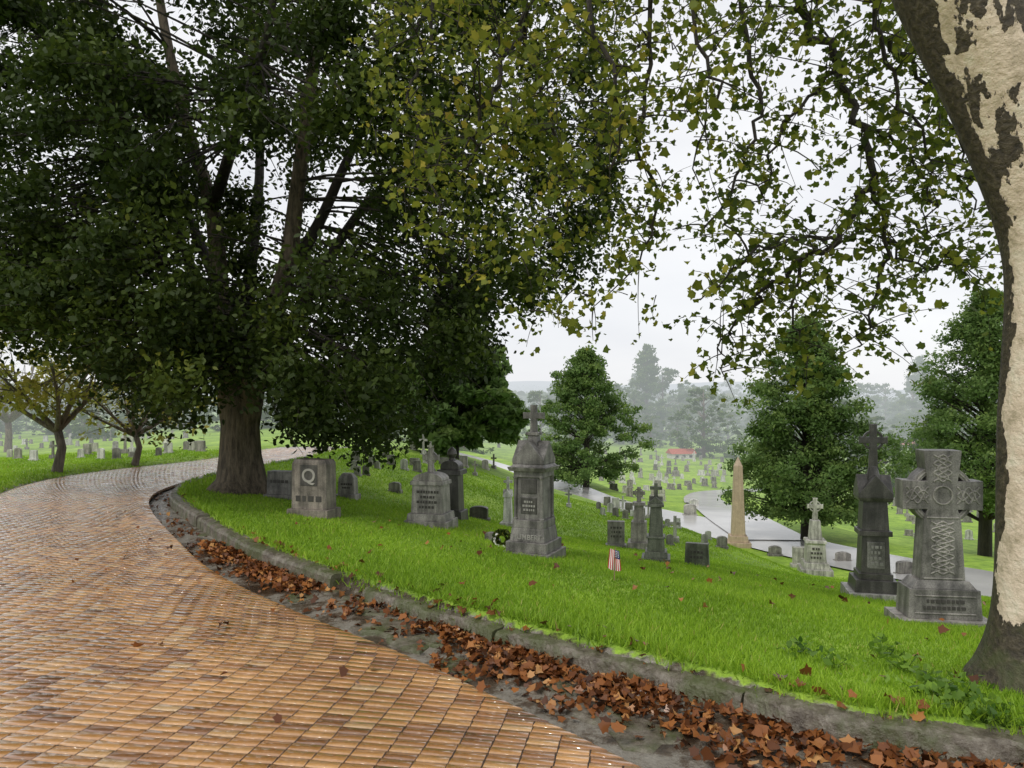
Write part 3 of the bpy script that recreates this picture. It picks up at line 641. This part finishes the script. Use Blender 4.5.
def flag():
    h=hit(614,582); s=h.y/F; r=empty('small_flag',h,math.radians(-10),label='small drooping American flag on a stick standing in the lawn',cat='flag')
    m=MB(); m.tube([(0,0,-.05),(.012,0,34*s)],[.005,.004],6); m.build('stick',M['wood'],r)
    W_,H_=15*s,21*s; nx,nz=13,12
    me=bpy.data.meshes.new('cloth'); V=[];Fc=[];mi=[]
    for j in range(nz+1):
        for i in range(nx+1):
            u=i/nx; v=j/nz; V.append((.004+(-.45+u*.9)*W_*(.7+.3*v),-.008+.012*math.sin(u*11+v*2)*(.5+v),33*s-v*H_*(1-.15*abs(u-.5))-.02*u))
    for j in range(nz):
        for i in range(nx):
            a=j*(nx+1)+i; Fc.append((a,a+1,a+nx+2,a+nx+1)); mi.append(2 if (j<5 and i>=7) else (0 if i%2==0 else 1))
    me.from_pydata(V,[],Fc)
    for k in('red','white','blue'): me.materials.append(M[k])
    for p,q in zip(me.polygons,mi): p.material_index=q
    o=bpy.data.objects.new('cloth',me); COL.objects.link(o); o.parent=r
    for j in range(4):
        for i in range(3):
            x=V[j*(nx+1)+8+i*2]; m=MB(); m.frus(x[2]-.012,x[2]-.006,.006,.03,cx=x[0]-.004,cy=x[1]); m.build('star',M['white'],o)
flag()
def wreath():
    h=hit(502,547); s=h.y/F; r=empty('grave_wreath',h,math.radians(-15),label='round green wreath with white flowers left of the central monument',cat='wreath')
    n=700; a=rng.uniform(0,6.28,n); b=rng.uniform(0,6.28,n); R=7*s; q=2.6*s
    p=np.stack([(R+q*np.cos(b))*np.cos(a),q*np.sin(b),8*s+(R+q*np.cos(b))*np.sin(a)],1)
    npmesh('greenery',cards(p,rng.uniform(.03,.05,n),T_DI),4,M['leaf_dark'],rng.random(n),r)
    n=34; a=rng.uniform(2.2,5.2,n); p=np.stack([R*np.cos(a),-q-rng.random(n)*.02,8*s+R*np.sin(a)],1)
    npmesh('flowers',cards(p,rng.uniform(.02,.04,n),T_OV,(0,-3,0)),6,M['white'],rng.random(n),r)
wreath()
# ---------------------------------------------------------------- trees
def leafcloud(clusters,per,size,tm,flat=.7,bias=(0,0,.4)):
    ps=[];rn=[]
    for c,r in clusters:
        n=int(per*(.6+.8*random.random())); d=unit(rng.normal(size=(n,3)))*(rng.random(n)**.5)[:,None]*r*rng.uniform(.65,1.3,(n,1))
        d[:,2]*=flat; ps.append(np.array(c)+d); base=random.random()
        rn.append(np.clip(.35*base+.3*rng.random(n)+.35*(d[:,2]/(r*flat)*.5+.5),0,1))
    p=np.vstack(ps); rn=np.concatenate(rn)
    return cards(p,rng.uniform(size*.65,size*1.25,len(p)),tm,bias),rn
def bez(a,b,sag=.2,n=7,j=.05):
    a=Vector(a);b=Vector(b); L=(b-a).length; m=(a+b)/2+Vector((random.gauss(0,j*L),random.gauss(0,j*L),sag*L)); return [a*(1-t)**2+m*2*t*(1-t)+b*t*t for t in [i/(n-1) for i in range(n)]]
def big_tree():
    base=hit(240,491); D=base.y; r=empty('spreading_tree',base,0,label='huge dark spreading tree on the grass beside the brick road bend',cat='tree')
    loc=lambda q: q-base
    W=lambda px,py,dd=0: loc(P(px,py,D+dd))
    m=MB(); tp=[W(239,503),W(240,491),W(241,478),W(240,455),W(240,425),W(240,398),W(240,382)]; m.tube(tp,[.72,.54,.38,.32,.29,.27,.12],24,.09); m.build('trunk',M['bark_big'],r,smooth=True)
    limbs=[[(234,425,0),(224,350,0),(220,290,.2),(212,210,.4),(185,120,.6),(160,0,.8),(150,-120,.8)],
           [(247,425,0),(262,340,-.2),(286,270,-.3),(296,200,-.4),(310,90,-.6),(330,-50,-.6),(320,-180,-.2)],
           [(248,405,0),(290,330,.5),(328,260,.8),(375,195,1.0),(440,150,1.2),(510,120,1.3)],
           [(280,285,-.3),(318,225,0),(352,150,.2),(400,60,.5),(450,-30,.8)],
           [(226,350,0),(200,290,.4),(168,210,.6),(120,110,.9),(60,20,1.0)],
           [(220,290,.2),(190,220,1.2),(150,120,1.9),(100,20,2.3),(50,-80,2.6)],
           [(240,400,.1),(250,280,1.2),(260,150,2.2),(250,0,2.8),(240,-120,2.8)],
           [(212,210,.4),(240,120,-1),(270,20,-2),(280,-100,-2.3)]]
    nodes=[]
    for li,l in enumerate(limbs):
        m=MB(); c=cr([tuple(W(a,b,dd)) for a,b,dd in l],5); n=len(c); r0=(.2,.19,.12,.10,.10,.09,.12,.09)[li]
        m.tube(c,[r0*(1-.85*i/n)+.012 for i in range(n)],10,.03); m.build('limb',M['bark_big'] if li<2 else M['bark'],r,smooth=True)
        nodes+=[(Vector(q),r0*(1-.85*i/n)+.012) for i,q in enumerate(c) if i>3]
    low=([-120,0,60,100,140,170,205,260,290,330,380,415,440,470,500,550,600,640],[330,358,355,375,415,432,405,388,432,446,452,448,410,375,335,300,250,100])
    cl=[];tries=0
    while len(cl)<690 and tries<19000:
        tries+=1; px=random.uniform(-110,610); lo_=np.interp(px,*low)-12; py=random.uniform(-290 if len(cl)<310 else -90,lo_)
        e=1-((px-250)/400)**2-((py-60)/430)**2*.55
        if e<0.02: continue
        if px>480 and random.random()<.45: continue
        dd=random.uniform(-1,1)*3.6*math.sqrt(e)
        if py>300 and 205<px<285 and dd<1.0: continue
        if 120<py<300 and 205<px<310 and dd<.2 and random.random()<.5: continue
        if random.random()<.2 and py<300: py=lo_-random.uniform(0,90)
        cl.append((W(px,py,dd),random.uniform(.32,.72)))
    m=MB()
    for c,rr in cl:
        k=min(nodes,key=lambda q:(q[0]-c).length+ (0.5 if q[0].z>c.z+1.5 else 0)); b=bez(k[0],c,.04,6,.09); m.tube(b,[max(.007,min(k[1]*.35,.025))*(1-.75*i/5) for i in range(6)],5)
        for _ in range(2):
            e=c+Vector((random.gauss(0,.4),random.gauss(0,.4),random.gauss(-.1,.35))); m.tube(bez(b[3],e,.05,4),[.010,.007,.005,.003],4)
    m.build('twigs',M['bark'],r)
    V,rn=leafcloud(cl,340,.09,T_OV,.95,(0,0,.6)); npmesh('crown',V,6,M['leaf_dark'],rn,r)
big_tree()
def sycamore():
    bp=hit(1012,684); D=bp.y; r=empty('sycamore_tree',bp,0,label='leaning sycamore with peeling cream and brown bark at the right edge',cat='tree')
    W=lambda px,py,d: P(px,py,d)-bp
    L=[(1022,765,.42),(1024,705,.33),(1029,676,.275),(1034,640,.236),(1039,590,.226),(1042,520,.224),(1045,430,.228),(1051,360,.233),(1056,300,.24),(1056,250,.252),(1047,200,.268),(1028,140,.285),(1004,80,.295),(978,20,.31),(952,-40,.32),(915,-130,.28)]
    k=D/4.1
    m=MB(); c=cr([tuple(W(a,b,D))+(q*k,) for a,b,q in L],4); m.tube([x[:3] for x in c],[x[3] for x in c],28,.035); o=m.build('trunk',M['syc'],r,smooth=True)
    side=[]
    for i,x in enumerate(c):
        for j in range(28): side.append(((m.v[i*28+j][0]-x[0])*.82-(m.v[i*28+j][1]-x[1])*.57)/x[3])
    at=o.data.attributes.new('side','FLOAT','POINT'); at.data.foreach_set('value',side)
    LB=[[(915,-130,D),(850,-260,D+.6),(740,-380,D+1.6),(600,-430,D+2.8),(430,-420,D+4)],[(930,-90,D),(960,-260,D+1),(940,-400,D+3),(860,-420,D+5)],[(850,-260,D+.6),(700,-300,D),(520,-360,D)]]
    nodes=[]
    for i,l in enumerate(LB):
        c=cr([tuple(W(*q)) for q in l],6); n=len(c); r0=(.2,.17,.12)[i]; m=MB(); m.tube(c,[r0*(1-.7*j/n) for j in range(n)],12,.03); m.build('limb',M['bark_far'],r,smooth=True); nodes+=[Vector(q) for q in c]
    BR=[([(770,-150,6.2),(800,0,6.2),(838,70,6.1),(862,130,6),(868,185,6),(838,240,6),(800,262,6.1),(768,288,6.1),(745,308,6.2)],.042),
        ([(520,-140,6.6),(524,10,6.6),(500,70,6.4),(478,120,6.3),(470,170,6.2)],.036),([(524,20,6.6),(545,90,6.7),(556,150,6.8),(566,185,6.9)],.026),
        ([(640,-140,7),(652,40,7),(640,130,7),(655,210,7),(640,260,7)],.026),([(868,180,6),(884,240,6.1),(872,300,6.2),(862,345,6.2)],.022),
        ([(730,-150,7.6),(748,40,7.5),(760,110,7.4),(738,180,7.3),(700,235,7.3)],.03),([(800,262,6.1),(790,310,6.1),(806,350,6.2)],.016),([(600,-140,5.6),(590,20,5.6),(620,90,5.5),(610,170,5.5)],.026),
        ([(700,-150,5.5),(690,20,5.4),(716,90,5.3),(700,140,5.3)],.02),([(930,-100,4.8),(880,0,5.2),(900,90,5.4),(930,160,5.5)],.024),([(745,308,6.2),(725,340,6.3),(722,372,6.3)],.012),([(420,-140,7.4),(430,20,7.3),(410,100,7.2),(440,200,7.1)],.026),
        ([(862,130,6),(905,150,6.2),(930,190,6.3),(925,240,6.3)],.018),([(838,240,6),(790,240,5.8),(740,262,5.7),(700,300,5.7)],.016),([(838,70,6.1),(800,110,6.2),(770,150,6.3),(765,200,6.3)],.018),
        ([(890,40,5.3),(930,80,5.8),(960,150,6.2),(975,210,6.4)],.018),([(884,240,6.1),(920,270,6.3),(950,260,6.5),(975,275,6.6)],.012)]
    m=MB(); bn=[]
    for l,r0 in BR:
        c=cr([tuple(W(*q)) for q in l],5)
        jit=rng.normal(0,.030,c.shape); jit[0]=0; jit[-1]=0; c=c+jit; n=len(c)
        if l[0][1]<-50:
            q=min(nodes,key=lambda z:(z-Vector(c[0])).length); m.tube(bez(q,Vector(c[0]),.1,6),[r0*1.4]*3+[r0*1.1]*3,7)
        m.tube(c,[r0*(1-.7*j/n) for j in range(n)],7); bn+=[(Vector(q),l[0][0]) for q in c]
    low=([380,430,480,530,580,620,650,690,720,760,800,840,880,910,950,1000],[150,280,300,320,335,335,290,350,385,350,360,355,350,290,230,150])
    pos=[]
    def spray(st,en,nl):
        b=bez(st,en,.15,6,.12); m.tube(b,[.006,.005,.004,.003,.0025,.002],4)
        for i in range(nl):
            t=random.uniform(.1,1.05); j=min(int(t*5),4); p=b[j].lerp(b[j+1],min(1,t*5-j)); pos.append(tuple(p+Vector((random.gauss(0,.075),random.gauss(0,.075),random.gauss(-.03,.07)))))
    for q,x0 in bn:
        for _ in range(2):
            if random.random()<.75: spray(q,q+Vector((random.gauss(0,.38),random.gauss(0,.3),random.gauss(-.04,.26))),random.randint(9,17))
    for _ in range(1000):
        px=random.uniform(370,1010); lo_=np.interp(px,*low); f=random.random()**1.5; py=-160+f*(lo_+160); d=random.uniform(5.4,9)
        if 735<px<1000 and 30<py<240 and random.random()<.76: continue
        if 640<px<740 and 60<py<300 and random.random()<.5: continue
        if px>640 and py>240 and random.random()<.55: continue
        if px>900 and random.random()<.3: continue
        st=W(px,py,d); q=min(bn,key=lambda z:(z[0]-st).length)[0]
        if (q-st).length<.8 and random.random()<.4: m.tube(bez(q,st,.12,5,.15),[.010,.008,.007,.006,.005],4)
        a=random.uniform(0,6.28); spray(st,st+Vector((.4*math.cos(a)*random.random(),.4*math.sin(a)*random.random(),random.gauss(-.1,.18))),random.randint(10,20))
    m.build('branches',M['bark'],r)
    p=np.array(pos); n=len(p)
    V=cards(p,rng.uniform(.028,.092,n),T_MA,(0,-.3,.5),.7); npmesh('crown',V,12,M['leaf_syc'],np.clip(.35*rng.random(n)+.5*rng.random(n)+.12*(p[:,0]<p[:,0].mean()),0,1),r)
sycamore()
def tree_tpl(kind,H,R,nc,per,leaf,matleaf,bark,lowz=.14):
    random.seed(sum(map(ord,kind)))
    m=MB(); tr=max(.10,H*.020); tp=[(0,0,-.4),(0,0,0),(.05,0,H*.25),(-.04,.03,H*.6),(0,0,H*.92)]
    m.tube(tp,[tr*1.5,tr*1.2,tr,tr*.55,tr*.12],12,.04); trunk=(m,bark)
    cl=[]
    for i in range(nc):
        u=random.random()**1.1; z=H*(lowz+(.97-lowz)*u)
        if kind.startswith('cone'): pr=R*(1-u**1.35)**.75*(.9+.1*math.sin(u*24))*(min(1,.62+u*2))
        else: pr=R*math.sqrt(max(0,1-(2*u-.85)**2/1.35))
        a=random.uniform(0,6.283); q=pr*math.sqrt(random.uniform(.1,1))*(.86+.24*math.sin(3*a+u*7)); cl.append((Vector((q*math.cos(a),q*math.sin(a),z-.08*q)),min(R,H*.42)*random.uniform(.08,.2)))
    b=MB()
    for c,rr in cl[::2]:
        st=Vector((0,0,max(H*.12,c.z-.35*math.hypot(c.x,c.y)-.05*H))); b.tube(bez(st,c,.06,4),[tr*.3,tr*.2,tr*.12,tr*.05],4)
    V,rn=leafcloud(cl,per,leaf,T_DI,.6,(0,0,.8))
    return trunk,b,V,rn,matleaf,bark
def place_tpl(t,name,label,loc,group=None,scale=1,rz=0,sz=1.):
    r=empty(name,loc,rz,label=label,cat='tree',group=group); r.scale=(scale,scale,scale*sz)
    if 'objs' not in t:
        tr,b,V,rn,ml,bk=t['d']; t['objs']=[tr[0].build('trunk',bk,r,smooth=True),b.build('branches',bk,r),npmesh('crown',V,4,ml,rn,r)]
    else:
        for o in t['objs']:
            c=o.copy(); COL.objects.link(c); c.parent=r
    return r
h=hit(806,541); s=h.y/F
T1={'d':tree_tpl('coneA',226*s,106*s,400,150,.135,M['leaf_mid'],M['bark'],.13)}
place_tpl(T1,'broad_tree','broad layered green tree with dark trunk by the lower road on the right',h)
h=hit(586,488); s=h.y/F
T2={'d':tree_tpl('coneB',142*s,88*s,310,110,.19,M['leaf_mid'],M['bark'],.1)}
place_tpl(T2,'broad_tree','rounded green tree beyond the lower road at the centre',h)
h=hit(455,458); s=h.y/F
T3={'d':tree_tpl('domeC',128*s,72*s,260,120,.3,M['leaf_mid'],M['bark'],.12)}
place_tpl(T3,'broad_tree','green tree partly hidden by the big tree, left of the rounded centre tree',h)
h=hit(985,556); s=h.y/F
T4={'d':tree_tpl('coneD',270*s,104*s,340,150,.15,M['leaf_mid'],M['bark'],.22)}
place_tpl(T4,'broad_tree','tall green tree just behind the Celtic cross and sycamore trunk',h)
def yel(px,py,H,R,label,seed,n=60,per=60):
    random.seed(seed); h=hit(px,py); s=h.y/F; r=empty('autumn_tree',h,0,label=label,cat='tree'); H*=s;R*=s; m=MB(); q=H*.030
    m.tube([(0,0,-.3),(0,0,0),(.1,0,H*.16),(0,0,H*.30)],[q*1.6,q*1.15,q*.9,q*.85],12,.05); m.build('trunk',M['bark_far'],r,smooth=True); cl=[]; m=MB()
    for i in range(9):
        a=i*.7+random.random()*.4; e=Vector((R*.9*math.cos(a),R*.9*math.sin(a),H*random.uniform(.55,.98))); b=bez((0,0,H*.27),e,-.03,7,.08); m.tube(b,[q*f for f in(.7,.58,.47,.36,.26,.18,.1)],7)
        for k in range(n//9):
            c=b[random.randint(3,6)]+Vector((random.gauss(0,R*.24),random.gauss(0,R*.24),random.gauss(H*.03,R*.2))); m.tube(bez(b[random.randint(2,5)],c,.1,4),[q*.2,q*.14,q*.08,q*.04],4); cl.append((c,R*.2))
    m.build('branches',M['bark_far'],r); V,rn=leafcloud(cl,per,.12,T_DI,.6); npmesh('crown',V,4,M['leaf_yel'],rn,r)
yel(57,472,150,80,'forked yellowing autumn tree on the left lawn beyond the road',3,80,38)
yel(135,464,105,66,'thin bare-branched yellowing tree right of the forked autumn tree',9,60,20)
yel(8,452,110,60,'small yellowing tree at the far left edge of the picture',12,60,40)
random.seed(21)
TA={'d':tree_tpl('domeF',9,4.6,110,60,.33,M['leaf_far'],M['bark_far'],.08)}; TB={'d':tree_tpl('domeH',11,4.4,120,60,.33,M['leaf_far'],M['bark_far'],.06)}; TC={'d':tree_tpl('domeG',8,5.4,120,50,.35,M['leaf_far'],M['bark_far'],.08)}; TD={'d':tree_tpl('coneK',12,5,130,55,.35,M['leaf_far'],M['bark_far'],.06)}
def far(n,xa,xb,da,db,label,grp,smin=.8,smax=1.3):
    for i in range(n):
        d=da+(db-da)*random.random()**1.1; px=xa+(xb-xa)*(i+random.random())/n; x=(px-512)/F*d; t=random.choice([TA,TB,TC,TD])
        place_tpl(t,'distant_tree',label,(x,d,g1(x,d)-.4),grp,random.uniform(smin,smax),random.uniform(0,6.28),random.uniform(.8,1.15))
far(24,-30,330,90,170,'hazy tree in the row behind the left lawn','trees behind the left lawn',.6,1.1)
far(12,330,480,90,140,'hazy tree behind the slope at centre left','trees behind the slope',.7,1.1)
far(30,540,1010,105,185,'hazy tree at the foot of the green slope','trees at the foot of the slope',.5,1.35)
far(54,540,1010,180,340,'pale misty tree further down the valley','trees in the valley',.9,2.0)
far(5,868,965,66,92,'green tree in the gap behind the dark column and Celtic cross','trees in the gap behind the right crosses',.6,.85)
def wood():
    n=34000; d=rng.uniform(260,1250,n); a=rng.uniform(-.8,.8,n); X=a*d; z=ground(X,d); cl=np.sin(X*.03+2)*np.sin(d*.02)+.5*np.sin(X*.11)*np.sin(d*.07+1)
    k=cl>-.3; X,d,z=X[k],d[k],z[k]; n=len(X); p=np.stack([X,d,z+rng.uniform(1,12,n)],1)
    npmesh('woodland',cards(p,rng.uniform(3,6.5,n),T_OV,(0,0,1)),6,M['leaf_far'],rng.random(n),label='misty woodland covering the far side of the valley',cat='woodland',kind='stuff')
wood()
def house(px,py,wpx,label,rz):
    h=hit(px,py); w=wpx*h.y/F; r=empty('house',h,math.radians(rz),label=label,cat='house'); H=w*.22; D=w*.6
    m=MB(); m.frus(-1,H,w,D); m.build('wall',M['hwall'],r)
    m=MB(); m.prism([(-D/2-.2,H+.01),(D/2+.2,H+.01),(0,H+w*.2)],-w/2-.2,w/2+.2,'x'); m.build('roof',M['roof'],r)
    for i in (-1,0,1):
        m=MB(); m.frus(H*.35,H*.75,w*.12,.1,cx=i*w*.3,cy=-D/2-.03); m.build('window',M['glass'],r)
house(681,459,24,'house with pink red roof in the valley right of the rounded centre tree',10)
house(905,449,20,'red roofed house in the misty valley behind the dark column',-15)
def weeds():
    for px,py in [(905,672),(925,700),(948,712),(880,655),(962,700),(985,722),(835,668),(800,655),(1005,735),(968,712),(935,688)]:
        h=hit(px,py); r=empty('broadleaf_weed',h,0,label=['leafy green weed in the verge left of the sycamore trunk','broad leaved weed at the foot of the sycamore trunk'][px>920],cat='weed',group=['weeds in the verge','weeds at the sycamore foot'][px>920])
        n=26; p=np.stack([rng.normal(0,.06,n),rng.normal(0,.06,n),rng.uniform(.03,.09,n)],1); npmesh('leaves',cards(p,rng.uniform(.03,.065,n),T_OV,(0,0,1.5)),6,M['weed'],rng.random(n),r)
        m=MB()
        for q in p[:10]: m.tube([(0,0,-.01),tuple(q*.6),tuple(q)],[.002,.0015,.001],4)
        m.build('stems',M['weed'],r)
weeds()
